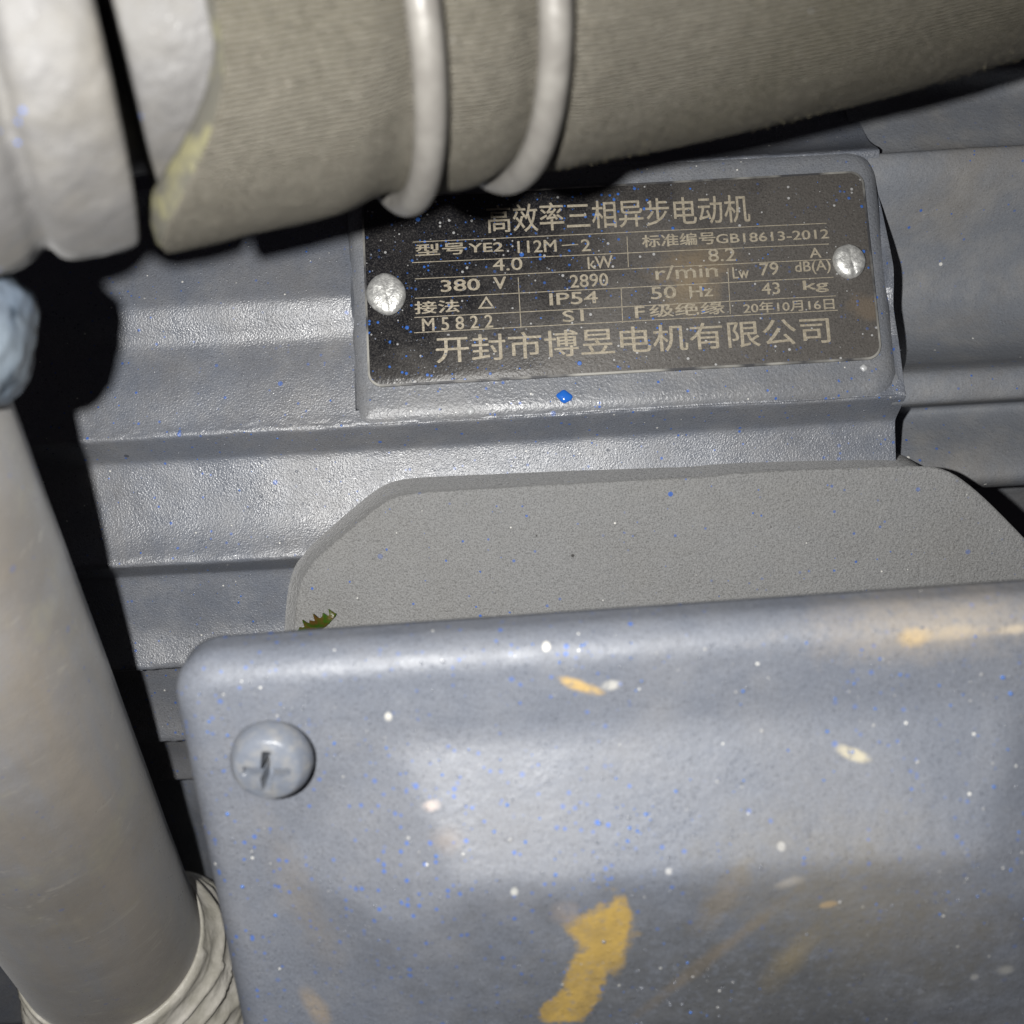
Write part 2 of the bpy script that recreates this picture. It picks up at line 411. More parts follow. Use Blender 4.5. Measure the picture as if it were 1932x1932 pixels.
for a in (('380', Z1, 685, 890, 955, 878, 82, .022), ('V', Z1, 1055, 874, 1140, 870, 84, .02), ('2890', Z1, 1590, 868, 1855, 855, 90, .012), ('r/min', Z2, 335, 726, 720, 708, 84, .012),
          ('Lw', Z2, 815, 722, 915, 718, 70, .01), ('79', Z2, 985, 704, 1100, 698, 76, .01), ('dB(A)', Z2, 1205, 704, 1425, 690, 82, .012)):
    put(acc, *a)
flat('lettering', acc, M_GOLD, plate, 'third table row with voltage, speed and noise level')
acc = ([], [])
for a in (('接法', Z1, 505, 1045, 815, 1032, 88, .022), ('IP54', Z1, 1450, 990, 1785, 975, 84, .018), ('50', Z2, 310, 846, 465, 838, 74, .016), ('Hz', Z2, 550, 834, 692, 828, 66, .018),
          ('43', Z2, 1000, 822, 1112, 817, 72, .012), ('kg', Z2, 1260, 812, 1415, 806, 74, .02)):
    put(acc, *a)
tri = [Z1(945, 1010), Z1(1062, 1006), Z1(1000, 920)]; tin = [Z1(968, 998), Z1(1040, 996), Z1(1000, 943)]
b = len(acc[0]); acc[0].extend(pad_pt(*plate_uv(*p), TOPH+.035) for p in tri+tin); acc[1].extend([(b, b+1, b+4, b+3), (b+1, b+2, b+5, b+4), (b+2, b, b+3, b+5)])
flat('lettering', acc, M_GOLD, plate, 'fourth table row with connection, protection, frequency and weight')
acc = ([], [])
for a in (('M 5 8 2 2', Z1, 560, 1168, 1055, 1142, 92, .012), ('S1', Z1, 1545, 1108, 1690, 1100, 80, .014), ('F', Z2, 215, 962, 272, 958, 70, .02), ('级绝缘', Z2, 305, 958, 770, 938, 78, .018),
          ('20年10月16日', Z2, 890, 938, 1455, 912, 68, .012)):
    put(acc, *a)
flat('lettering', acc, M_GOLD, plate, 'fifth table row with serial number, duty, insulation class and date')
acc = ([], [])
def rule(Za, xa, ya, Zb, xb, yb, wd=.17):
    A, B = Vector(plate_uv(*Za(xa, ya))), Vector(plate_uv(*Zb(xb, yb)))
    nn = Vector((-(B-A).y, (B-A).x)).normalized()*wd/2; k = 14; b = len(acc[0])
    for i in range(k+1):
        p = A.lerp(B, i/k)+nn*.5*math.sin(i*1.7)*.3
        for sgn in (1, -1): q = p+nn*sgn; acc[0].append(pad_pt(q.x, q.y, TOPH+.03))
    acc[1].extend((b+2*i, b+2*i+1, b+2*i+3, b+2*i+2) for i in range(k))
for ya, yb in ((535, 385), (680, 512), (795, 606), (932, 716), (1068, 830), (1176, 918)):
    rule(Z1, 475 if ya < 700 else 500, ya, Z2, 1385+max(0, (ya-535)*.14), yb)
rule(Z2, 145, 455, Z2, 160, 645); rule(Z1, 1220, 790, Z1, 1250, 1140); rule(Z2, 118, 775, Z2, 135, 990); rule(Z2, 780, 655, Z2, 805, 940)
flat('table_lines', acc, M_GOLD, plate)
# rivets
def rivet(px, py, r, sq, rot):
    s, q = plate_uv(px, py); c = pad_pt(s, q, TOPH); a = (pad_pt(0, 0, 1)-pad_pt(0, 0)).normalized()
    pf = [(0, r*1.0), (.5, r*1.03), (1.1, r*.97), (1.55, r*.84), (1.8, r*.62), (1.88, r*.3), (1.9, .01)]
    a, u, v = frame(a, Vector((math.cos(rot), math.sin(rot), .2)))
    def fn(i, j):
        th = 2*math.pi*i/64; t_, rr = pf[j]
        w = u*math.cos(th)*sq+v*math.sin(th)
        h = t_-(.28*math.exp(-((rr*math.sin(th)-.3)/.45)**2) if j > 2 else 0)
        p = c+a*h+w*rr*(1+.05*nz((th, 0, r), 1.0))
        return p
    vs, fs = grid(64, len(pf), fn, True); fs.append(tuple(range((len(pf)-1)*64, len(pf)*64)))
    mesh('rivet', vs, fs, M_ALU, plate, sharp=50)
rivet(730, 555, 4.1, 1.14, .3); rivet(1599, 500, 3.5, 1.1, .2)

# blue drop of paint and two white ones on the pad rim
t = NT('blue_gloss'); M_BLUE = t.out((.02, .13, .52), .15)
def drop(c, nrm, r, mat, parent, name='paint_drop', fl=.45, st=1.0):
    a, u, v = frame(nrm, Vector((.3, 1, .1))); pf = [(r*fl*math.sin(k*math.pi/12), r*math.cos(k*math.pi/12)) for k in range(7)]; pf[-1] = (r*fl, .02)
    vs, fs = grid(24, 7, lambda i, j: c+a*(pf[j][0]-.05*r)+(u*math.cos(i*math.pi/12)*st+v*math.sin(i*math.pi/12))*pf[j][1]*(1+.1*math.sin(i*1.1)), True)
    fs.append(tuple(range(144, 168)))
    return mesh(name, vs, fs, mat, parent)
s, q = inv_plate(1065, 748); drop(pad_pt(s, q, 0), pad_pt(0, 0, 1)-pad_pt(0, 0), 1.35, M_BLUE, motor, st=1.25)
t = NT('paint_fleck_pale'); M_PALE = t.out((.45, .46, .47), .3)
for px, py, r in ((888, 778, .9), (1630, 694, .8), (1005, 744, .35)):
    s, q = inv_plate(px, py); drop(pad_pt(s, max(q, PY0+1), -.1), pad_pt(0, 0, 1)-pad_pt(0, 0), r, M_PALE, motor, 'paint_drop', .6)

# ------------------------------------------------------------ terminal box
BT = R_(20); BR = R_(4.4)       # tilt of the box axis, roll of the lid
def box_axes(roll):
    n_ = Vector((0, -math.sin(BT), math.cos(BT)))
    u_ = Vector((math.cos(roll), math.sin(roll)*math.cos(BT), math.sin(roll)*math.sin(BT)))
    v_ = n_.cross(u_).normalized(); return u_, v_, n_      # v up
U, V, N = box_axes(BR); Ub, Vb, Nb = box_axes(R_(3.0))
LIDTL = P(300, 1254, 163.5)                    # upper left corner of the lid's front rim
LW, LH = 161.0, 108.0
LID_ORG = LIDTL+U*LW/2-V*LH/2
box = bpy.data.objects.new('terminal_box', None); COL.objects.link(box); box.parent = motor; box.empty_display_size = .01
box.location = (LID_ORG-N*60-M3(0, CV, CZ))*MM
# base flange: a flat cast plate with chamfered corners, wider than the box neck
FT = R_(14); FN = Vector((0, -math.sin(FT), math.cos(FT)))
fl0 = P(1200, 905, 234)
FU = Vector((CT, ST*math.cos(FT), ST*math.sin(FT))).normalized(); FV = FN.cross(FU)
def fl_px(px, py, h=0.0):
    o = Vector((0, 0, CAMD)); d = Vector(((px-966)/F, -(py-966)/F, -1)); c0 = fl0+FN*h
    k = (c0-o).dot(FN)/d.dot(FN); q = o+d*k-c0; return q.dot(FU), q.dot(FV)
def closed_smooth(pts, k=3):
    for _ in range(k):
        q = []
        for i in range(len(pts)):
            a, b = pts[i], pts[(i+1) % len(pts)]
            q += [tuple(.75*x+.25*y for x, y in zip(a, b)), tuple(.25*x+.75*y for x, y in zip(a, b))]
        pts = q
    return pts
def flange_outline(off=0.0, h=0.0, sh=(0, 0)):
    raw = [(544, 1420), (552, 1210), (562, 1105), (588, 1062), (618, 1036), (715, 954), (750, 936), (800, 930), (1000, 918), (1280, 903), (1330, 902), (1400, 893), (1560, 886), (1730, 880), (1785, 886), (1835, 920), (1900, 982), (2020, 1110), (2045, 1160), (2050, 1420)]
    p = [fl_px(*q) for q in raw]; p = closed_smooth(p, 2); n = len(p); out = []
    p = p[::-1]
    for i in range(n):
        a, b, c_ = Vector(p[i-1]), Vector(p[i]), Vector(p[(i+1) % n]); tg = (c_-a).normalized(); nn = Vector((tg.y, -tg.x))
        q = b+nn*off; out.append((q.x+sh[0], q.y+sh[1]-(sh[2]*(q.x+70) if len(sh) > 2 else 0)))
    return out
def stack(levels, jit=.12, sub=1):
    vs, fs = [], []
    for k, (off, hh, sh) in enumerate(levels):
        L = flange_outline(off, 0, sh); n = len(L)
        vs += [fl0+FU*x+FV*y+FN*(hh+jit*nz((x, y, hh), .12, 3)) for x, y in L]
        if k: fs += [((k-1)*n+i, (k-1)*n+(i+1) % n, k*n+(i+1) % n, k*n+i) for i in range(n)]
    fs.append(tuple(range((len(levels)-1)*n, len(levels)*n))); return vs, fs
z_ = (0, 0)
vs, fs = stack([(3.4, -30, (-1.6, -2.2, .018)), (2.4, -9, (-1.5, -1.6, .018)), (1.6, -4.2, (-1.0, -1.2, .014)), (.15, -.5, z_), (.02, -.22, z_), (-.2, -.07, z_), (-.6, 0, z_)])
mesh('box_flange', vs, fs, M_BOX, box, sharp=38)
# neck: narrow at the flange, flaring out under the lid
vs, fs = [], []
for k in range(15):
    f = k/14; x0 = -LW/2+6+14*(1-f); x1 = LW/2-6-14*(1-f); y1 = LH/2-7-30*(1-f); y0 = -LH/2+6
    L = [LID_ORG+U*x+V*y-N*(4+72*(1-f)) for x, y in rrect(x0, x1, y0, y1, 9, 8)]; n = len(L); vs += L
    if k: fs += [((k-1)*n+i, (k-1)*n+(i+1) % n, k*n+(i+1) % n, k*n+i) for i in range(n)]
mesh('box_wall', vs, fs, M_BOX, box, sharp=50)

# lid -----------------------------------------------------------------
def lid_px(px, py, h=0.0):      # lid-plane coordinates of a photograph pixel
    o = Vector((0, 0, CAMD)); d = Vector(((px-966)/F, -(py-966)/F, -1)); c0 = LID_ORG+N*h
    k = (c0-o).dot(N)/d.dot(N); q = o+d*k-c0
    return q.dot(U), q.dot(V)
print('lid corner', lid_px(330, 1290), lid_px(455, 1932), lid_px(1932, 1150))
A1 = lid_px(748, 1400); A2 = lid_px(522, 1580); print('slope outer', A1, A2)
HS = 9.5
B1 = lid_px(885, 1650, HS); B2 = lid_px(750, 1775, HS); print('slope inner', B1, B2)
U0 = A2[0]; V0 = A1[1]      # left / top boundary of the slope
C0 = (A1[0]-A2[0])
def softramp(x, e=.13):
    def g(x): return 0 if x < -e else (x if x > e else (x+e)**2/(4*e))
    return g(x)-g(x-1)
def lid_h(x, y, ins):
    dx = x-U0; dy = V0-y; dc = (dx+dy-C0)/1.414
    dx2 = LW-2*(U0+LW/2)-dx    # mirrored on the right
    dd = -1e9
    w = SW
    k = .7
    vals = [dx, dy, dc, dx2, dy2(y), (dx2+dy-C0)/1.414]
    m = -math.log(sum(math.exp(-v_/k) for v_ in vals))*k
    f = softramp(m/w)
    h = HS*f-.17*max(0, (V0-SW*.95)-y)*f
    # rounded rim
    r = 5.2
    if ins < r: h -= r-math.sqrt(max(0, r*r-(r-ins)**2))
    return h
SW = 21.0
def dy2(y): return y-(-LH/2+(LH/2-V0))
def lid_loop(ins):
    return rr_loop(LW/2-ins, LH/2-ins, max(.8, 7.5-ins))
def rr_loop(a, b, r, N1=90, N2=70, NC=14):
    pts = []
    for (cx, cy, a0, dxn, L, nn) in ((a-r, b-r, 0, (-1, 0), 2*(a-r), N1), (-a+r, b-r, 90, (0, -1), 2*(b-r), N2), (-a+r, -b+r, 180, (1, 0), 2*(a-r), N1), (a-r, -b+r, 270, (0, 1), 2*(b-r), N2)):
        for k in range(NC):
            t_ = R_(a0+90*k/NC); pts.append((cx+r*math.cos(t_), cy+r*math.sin(t_)))
        e = R_(a0+90); ex, ey = cx+r*math.cos(e), cy+r*math.sin(e)
        for k in range(nn): pts.append((ex+dxn[0]*L*k/nn, ey+dxn[1]*L*k/nn))
    return pts
vs, fs = [], []
inss = [('s', -.0, -13), ('s', .6, -13), ('s', 0.4, -12.9), ('s', -.15, -12), ('s', -.1, -9), ('s', 0, -5)]
inss = [(1.6, -9.0), (.3, -8.9), (0, -8.6), (0, -7.6), (0, -6.5), (0, -5.6)]
n = None
for k, (i_, hh) in enumerate(inss):
    L = lid_loop(i_); n = len(L); vs += [LID_ORG+U*x+V*y+N*hh for x, y in L]
lv = [0, .06, .2, .45, .8, 1.2, 1.7, 2.3, 3.0, 3.7, 4.5, 5.2]+[5.2+.7*k for k in range(1, 64)]
for i_ in lv:
    L = lid_loop(i_)
    for x, y in L:
        h = lid_h(x, y, i_); w_ = .18*nz((x, y, 0), .04, 7)+.05*nz((x, y, 0), .25, 3)
        vs.append(LID_ORG+U*x+V*y+N*(h+w_*min(1, i_/3.6)))
nl = len(inss)+len(lv)
for k in range(1, nl): fs += [((k-1)*n+i, (k-1)*n+(i+1) % n, k*n+(i+1) % n, k*n+i) for i in range(n)]
fs.append(tuple(range((nl-1)*n, nl*n)))
# marks on the lid, located in the terminal box frame (world minus box origin)
borg = LID_ORG-N*60
def lo_(px, py, h=HS):
    x, y = lid_px(px, py, h); q = LID_ORG+U*x+V*y+N*h-borg; return q.x, q.y
YEL = (.50, .33, .075)
LID_BLOBS = []
def bl_(px, py, rx, ry, rot, h=HS, **kw): a = lo_(px, py, h); LID_BLOBS.append(((a[0], a[1], rx, ry, rot), kw))
bl_(1135, 1772, 4.6, 5.2, 5, col=YEL, edge=.5, k=.92, lo=.44, hi=.60)
bl_(1165, 1780, 1.8, 6.5, 0, col=YEL, edge=.4, k=.95)
bl_(1112, 1860, 3.2, 6.8, -10, col=YEL, edge=.25, k=1)
bl_(1078, 1925, 3.1, 5.2, -32, col=YEL, edge=.25, k=1)
bl_(1072, 1728, 1.9, 2.0, 0, col=(.26, .23, .22), edge=.9, k=.6)
bl_(1500, 1830, 2.2, 5.2, -28, col=(.34, .27, .14), edge=1.1, k=.65)
bl_(1330, 1840, 1.1, 13, -42, col=(.27, .20, .11), edge=1.1, k=.5)
bl_(1365, 1705, 2.0, 5, -30, col=(.24, .19, .12), edge=1.2, k=.4)
bl_(1490, 1668, 2.0, .9, 25, col=(.28, .27, .265), edge=.7, k=.85)
bl_(1568, 1714, 1.1, .5, 10, col=(.55, .38, .2), edge=.4, k=.9)
bl_(1925, 1855, 1.2, .9, 0, col=(.34, .34, .33), edge=.8, k=.8)
bl_(1612, 1424, 2.0, .7, -20, h=3, col=(.42, .38, .28), edge=.9, k=.9)
bl_(1095, 1293, 2.6, .7, -20, h=-1, col=(.45, .31, .12), edge=.9, k=.9)
bl_(1153, 1290, 1.1, .6, 10, h=-1, col=(.42, .41, .38), edge=.9, k=.8)
bl_(1712, 1196, 1.9, 1.2, 5, h=-3, col=(.45, .32, .15), edge=1, k=.85)
bl_(1800, 1188, 5, .8, 4, h=-3, col=(.40, .33, .24), edge=1.4, k=.6)
bl_(1895, 1184, 1.8, .7, 4, h=-3, col=(.45, .38, .29), edge=1, k=.7)
bl_(1780, 1170, 16, 4, 4, h=-3, col=(.36, .30, .22), edge=1.4, k=.45)
bl_(1029, 1215, 0.54, .7, 0, h=-4, col=(.50, .48, .44), edge=.4, k=1)
bl_(733, 1353, 0.47, .6, 0, h=0, col=(.45, .44, .41), edge=.4, k=1)
bl_(970, 1665, 0.47, .6, 0, h=5, col=(.42, .42, .40), edge=.4, k=.9)
bl_(1465, 1586, 0.50, .6, 0, h=5, col=(.40, .40, .40), edge=.4, k=.9)
bl_(1255, 1628, 0.58, .6, 0, h=5, col=(.40, .40, .40), edge=.4, k=.8)
bl_(1845, 1850, 0.58, .6, 0, h=6, col=(.40, .40, .40), edge=.4, k=.8)
bl_(812, 1520, 1.2, .7, 15, h=4, col=(.42, .36, .33), edge=.9, k=.85)
bl_(845, 1578, 2.0, 1.4, 0, h=4, col=(.22, .18, .15), edge=1.4, k=.4)
bl_(575, 1700, 2.6, 10, 20, h=0, col=(.22, .19, .15), edge=1.6, k=.3)
bl_(600, 1900, 1.5, 3.6, 25, h=0, col=(.32, .24, .14), edge=1.2, k=.4)
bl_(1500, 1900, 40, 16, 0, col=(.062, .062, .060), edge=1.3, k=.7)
bl_(1610, 1700, 16, 9, -20, col=(.17, .15, .11), edge=1.6, k=.45)
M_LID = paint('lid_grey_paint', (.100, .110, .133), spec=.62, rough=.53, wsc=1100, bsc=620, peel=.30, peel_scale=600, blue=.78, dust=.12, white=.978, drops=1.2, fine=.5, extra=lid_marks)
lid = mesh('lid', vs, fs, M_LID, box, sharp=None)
# cross-recess pan head screws
t = NT('painted_screw'); g1 = t.noise(500, 4, .6)
M_SCREW = t.out(t.mix(t.ramp(g1, .42, .7), (.135, .15, .18), (.20, .20, .20)), .34, t.bump(t.noise(900, 3), .4, .0004))
def screw(x, y):
    c = LID_ORG+U*x+V*y
    r = 6.2; pf = [(-2, r*.80), (1.7, r*.80), (1.8, r*.97), (2.2, r), (3.6, r*.985), (4.6, r*.93), (5.3, r*.86), (5.9, r*.79)]+[(5.9+.9*(1-(q/.8)**2), r*q) for q in [.76-.028*k for k in range(27)]]+[(6.8, .02)]
    nn = 160; vs = []
    for t_, rr in pf:
        for i in range(nn):
            th = 2*math.pi*i/nn; a_, b_ = rr*math.cos(th+R_(8)), rr*math.sin(th+R_(8))
            dpt = 0
            if rr < 3.7:
                wv = .55*(1-.35*rr/3.5)
                m = min(abs(a_), abs(b_))
                e = max(0, min(1, (wv+.3-m)/.35)); tip = max(0, min(1, (3.5-rr)/.8))
                dpt = 4.4*e*tip*(1.15-.3*rr/3.5)
            vs.append(c+U*rr*math.cos(th)+V*rr*math.sin(th)+N*(t_-dpt))
    fs = [((j-1)*nn+i, (j-1)*nn+(i+1) % nn, j*nn+(i+1) % nn, j*nn+i) for j in range(1, len(pf)) for i in range(nn)]
    fs.append(tuple(range((len(pf)-1)*nn, len(pf)*nn)))
    mesh('screw', vs, fs, M_SCREW, box, sharp=35)
sx_, sy_ = lid_px(507, 1447, 5.0)
for a_, b_ in ((1, 1), (-1, 1), (1, -1), (-1, -1)): screw(sx_*a_, sy_*b_)

# scrap of green leaf caught between box wall and lid
t = NT('leaf_green'); M_LEAF = t.out(t.mix(t.ramp(t.noise(500, 3), .4, .62), (.030, .075, .006), (.09, .05, .012)), .35, t.bump(t.noise(800, 3), .6, .0005))
leafdir = (P(634, 1158, 171)-P(560, 1196, 166))
def flp(px, py, h=.3): x, y = fl_px(px, py); return fl0+FU*x+FV*y+FN*h
a_ = flp(548, 1212); b_ = flp(636, 1157)
vs, fs = [], []
LN = 26
for i in range(LN+1):
    f = i/LN; p = a_.lerp(b_, f)
    wt = 2.0*math.sin(math.pi*min(1, f*.93+.07))**.6*(1-.35*f)
    tooth = (0, .9, .2, 0, 1.6, .4, 0, .3, 1.0, 0, .1, 1.9, .5)[i % 13]
    side = Vector((-.35, .75, .55))
    for k, o_ in enumerate((-wt, 0, wt+tooth)):
        vs.append(p+side*o_*(1+.25*nz((i*2, k, 0), .7))+Vector((0, 0, .8+.5*math.sin(f*9+k))))
for i in range(LN):
    for k in range(2): b = i*3; fs.append((b+k, b+k+1, b+3+k+1, b+3+k))
n0 = len(vs); vs += [v-Vector((0, .08, .2)) for v in vs[:n0]]; fs += [tuple(n0+k for k in f[::-1]) for f in fs[:]]
tag(mesh('leaf_scrap', vs, fs, M_LEAF), 'small dark green leaf scrap on the terminal box wall behind the lid', 'leaf')

# ------------------------------------------------------------ hose, clamp, fitting
H0, H1 = P(330, 18, 134), P(1960, -245, 166)
HA = (H1-H0).normalized(); HR = 27.5
def ring_t(px, o=None, ax=None, r=27.5):  # axis parameter whose ring's near point is seen at this column
    o = o or H0; ax = ax or HA; lo2, hi2 = -120, 260
    for _ in range(50):
        m_ = (lo2+hi2)/2; c_ = o+ax*m_; vw = Vector((0, 0, CAMD))-c_; vw = (vw-ax*vw.dot(ax)).normalized(); p = c_+vw*r
        if 966+p.x*F/(CAMD-p.z) < px: lo2 = m_
        else: hi2 = m_
    return (lo2+hi2)/2
t = NT('hose_fabric')
a_h, u_h, v_h = frame(HA)
# cord rows run along the hose: use the angle about its axis
hc = t.n('UVMap'); hsep = t.n('SeparateXYZ', i0=hc.outputs[0])
ang = t.math('MULTIPLY', hsep.outputs[0], 280*2*math.pi*1.0)
warp = t.math('MULTIPLY', t.noise(90, 3), 5.0)
ridge = t.math('SINE', t.math('ADD', ang, warp))
thread = t.math('SINE', t.math('ADD', t.math('MULTIPLY', hsep.outputs[1], 2*math.pi*330), t.math('MULTIPLY', ridge, 1.2)))
fz = t.noise(2300, 4, .75); big = t.noise(28, 4, .6); mid = t.noise(220, 4, .65)
c = t.mix(t.ramp(big, .40, .60), (.066, .058, .034), (.104, .094, .070))
c = t.mix(t.ramp(mid, .48, .75, 0, .5), c, (.048, .040, .022))
c = t.mix(t.ramp(ridge, -.6, .8, 0, .75), c, (.175, .163, .14))
c = t.mix(t.ramp(fz, .5, .8, 0, .65), c, (.21, .20, .175)); c = t.mix(t.ramp(fz, .48, .25, 0, .5), c, (.03, .028, .02))
c = t.mix(t.math('MULTIPLY', t.spots(700, .975, .22, .1), .7), c, (.3, .3, .3))
n = t.bump(ridge, .9, .0005); n = t.bump(thread, .12, .0002, n); n = t.bump(fz, .7, .0005, n); n = t.bump(mid, .4, .0008, n)
M_HOSE = t.out(c, .8, n, spec=.3)
M_HOSE.node_tree.nodes['Principled BSDF'].inputs['Sheen Weight'].default_value = .0
TE = ring_t(398); CL1 = ring_t(788); CL2 = ring_t(1030)
def hose_r(t_):
    r = HR
    for c_ in (CL1, CL2): r -= 1.5*math.exp(-((t_-c_)/3.4)**2)
    if t_ > CL2: r += .9*min(1, (t_-CL2)/40)
    return r
def flare(i_, t_):
    p = H0+HA*t_
    k = max(0, (t_-CL2)/90)      # the hose sweeps slightly upward beyond the clamp
    return p+Vector((0, 1, .25))*(2.6*k*k)
NL = 240; NA = 400; T1 = 250.0
ts = [TE+(T1-TE)*(k/NL)**1.15 for k in range(NL+1)]
ru = [(None)]*0
vs, fs, uvs = [], [], []
a_h, u_h, v_h = frame(HA)
def ringpt(c, r, th): return c+(u_h*math.cos(th)+v_h*math.sin(th))*r
CUT = 13.0
prof_h = [(TE+9, HR-5.2), (TE+.5, HR-5.2), (TE, HR-4.8), (TE-.1, HR-4.0), (TE, HR-1.0), (TE+.4, HR-.25)]+[(x, None) for x in ts[1:]]
for j, (t_, r_) in enumerate(prof_h):
    for i in range(NA+1):
        th = 2*math.pi*i/NA; r0 = r_ if r_ else hose_r(t_)
        dn = max(0, -ringpt(Vector(), 1, th).y-.45)/.55; c_ = flare(0, t_)-HA*(CUT*dn*dn*max(0, 1-(t_-TE)/30)); q = ringpt(c_, r0, th)
        q = ringpt(c_, r0+(.30*nz(q, .06, 2)+.10*nz(q, .5, 6) if r_ is None or True else 0), th)
        vs.append(q); uvs.append((i/NA, t_/173.0))
NN = NA+1
for j in range(len(prof_h)-1):
    for i in range(NA): fs.append((j*NN+i, j*NN+i+1, (j+1)*NN+i+1, (j+1)*NN+i))
t = NT('hose_end_rubber'); M_HEND = t.out(t.mix(t.ramp(t.noise(300, 4), .45, .6), (.075, .072, .06), (.135, .128, .075)), .45, t.bump(t.noise(600, 3), .5, .0005))
me = bpy.data.meshes.new('rubber_hose'); org = H0*MM
me.from_pydata([tuple(v*MM-org) for v in vs], [], fs); me.shade_smooth(); me.materials.append(M_HOSE); me.materials.append(M_HEND)
uvl = me.uv_layers.new(name='UVMap')
for l in me.loops: uvl.data[l.index].uv = uvs[l.vertex_index]
for p in me.polygons:
    if p.index//NA < 5: p.material_index = 1
hose = bpy.data.objects.new('rubber_hose', me); COL.objects.link(hose); hose.location = org
tag(hose, 'thick olive grey fabric covered rubber hose across the top of the motor', 'hose')
# frayed fibres standing off the fabric on its lower side
rnd = random.Random(3); vs, fs = [], []
for _ in range(9000):
    t_ = CL2+4+rnd.random()**.8*(T1-90-CL2); th = rnd.uniform(0, 2*math.pi)
    dr_ = u_h*math.cos(th)+v_h*math.sin(th)
    if dr_.y > -.45: continue
    p = flare(0, t_)+dr_*(hose_r(t_)-.15); L_ = rnd.uniform(.2, .6)
    lean = HA*rnd.uniform(-.7, .5)+dr_.cross(HA)*rnd.uniform(-.5, .5); tip = p+(dr_+lean).normalized()*L_
    w_ = HA*.05; b = len(vs); vs += [p-w_, p+w_, p+dr_.cross(HA)*.05, tip]; fs += [(b, b+1, b+3), (b+1, b+2, b+3), (b+2, b, b+3)]
me = bpy.data.meshes.new('fabric_fuzz'); me.from_pydata([tuple(v*MM-org) for v in vs], [], fs)
t = NT('fuzz_fibre'); me.materials.append(t.out((.10, .088, .055), .8)); fo = bpy.data.objects.new('fabric_fuzz', me); COL.objects.link(fo); fo.parent = hose; fo['kind'] = 'stuff'
# clamp: two round wire loops
t = NT('clamp_wire_steel'); g1 = t.noise(300, 4, .6)
M_WIRE = t.out(t.mix(t.ramp(g1, .4, .65), (.135, .128, .118), (.165, .158, .145)), t.ramp(g1, .35, .7, .32, .5), t.bump(t.noise(500, 3), .25, .0004), metal=.15, spec=.6)
clamp = empty('hose_clamp', flare(0, CL1)-v_h*0, 'pale steel double wire clamp squeezing the fabric hose', 'hose clamp')
def wire(tc, rw, tilt):
    n1, n2 = 260, 20; RR = hose_r(tc)+rw*.78
    c_ = flare(0, tc)
    def fn(i, j):
        th = 2*math.pi*j/(n1-1); ph = 2*math.pi*i/n2
        rad = (u_h*math.cos(th)+v_h*math.sin(th)); cc = c_+rad*RR+HA*(tilt*math.sin(th))
        return cc+rad*rw*math.cos(ph)+HA*rw*math.sin(ph)
    vs, fs = grid(n2, n1, fn, True); return vs, fs
for tc, tl in ((CL1, 0), (CL2, .8)):
    vs, fs = wire(tc, 1.95, tl); mesh('wire_loop', vs, fs, M_WIRE, clamp)

# cast fitting on the left: spigot, collar and elbow body
M_FIT = paint('fitting_pale_paint', (.066, .064, .063), rough=.62, peel=1.2, peel_scale=330, blue=1.0, dust=.6, dustc=(.095, .088, .074), white=1.0, fine=.12, drops=.6)
def fit_blue(t, c):
    c = t.mix(t.ramp(t.noise(70, 3, .6), .42, .62), c, (.13, .155, .18)); return t.mix(t.ramp(t.noise(130, 4, .7, co=t.aligned((.2, 1, .3), .25)), .60, .68), c, (.02, .03, .042))
M_LUG = paint('fitting_blue_cast', (.075, .10, .135), rough=.45, peel=1.0, peel_scale=200, blue=.96, dust=.3, dustc=(.17, .17, .165), fine=.2, extra=fit_blue)
fit = empty('pipe_fitting', H0-HA*40, 'rough cast pale grey pipe fitting with collar at the hose end', 'pipe fitting')
def cast(p, th, t_): return .40*nz(p, .10, 3)+.16*nz(p, .35, 5)+.05*nz(p, .9, 6)
F0 = P(161, 38, 127); FA = Vector((.92, .245, -.31)).normalized()
SL = ring_t(209, r=20.8)
FR = 25.8
SPR = 20.6
vs, fs = lathe(H0, HA, [(SL-16, SPR-3.4), (SL-.2, SPR-3), (SL, SPR-1.2), (SL+.5, SPR-.1), (SL+1.6, SPR+.4), (TE+4, SPR+.4), (TE+16, SPR-.1)], 200, lambda p, th, t_: .15*nz(p, .2, 3))
sp_ = mesh('spigot', vs, fs, M_FIT, fit, sharp=60)
vs, fs = lathe(F0, FA, chaikin([(-3, 14), (-.9, 18), (-.3, FR-3), (-.1, FR-1.2), (-.5, FR-.3), (-2, FR), (-5, FR+.1), (-8.0, FR+.1), (-9.4, FR-.5), (-10.1, FR-1.7), (-11.2, FR-1.6), (-12.6, FR-.3), (-16, FR+.5), (-24, FR+.8), (-43, FR+1.4), (-66, FR)], 2), 220, cast)
mesh('collar', vs, fs, M_FIT, fit, sharp=70)
# rough lug hanging from the fitting toward the pipe
def blob(c, rx, ry, rz, n1=150, n2=110, amp=1.6, rot=0):
    m_ = Matrix.Rotation(R_(rot), 3, 'Z')
    def fn(i, j):
        th = 2*math.pi*i/n1; ph = math.pi*(j/(n2-1)-.5)
        sg = lambda x, e: math.copysign(abs(x)**e, x)
        d_ = Vector((sg(math.cos(ph), .8)*sg(math.cos(th), .8), sg(math.cos(ph), .8)*sg(math.sin(th), .8), sg(math.sin(ph), .8)))
        p = c+m_ @ Vector((d_.x*rx, d_.y*ry, d_.z*rz))
        return p+d_*(amp*nz(p, .12, 2)+amp*.5*nz(p, .35, 7)+amp*.2*nz(p, .8, 4))
    return grid(n1, n2, fn, True)
vs, fs = blob(P(-176, 612, 138), 15.4, 10.6, 12, rot=-8, amp=.8); mesh('lug', vs, fs, M_LUG, fit)

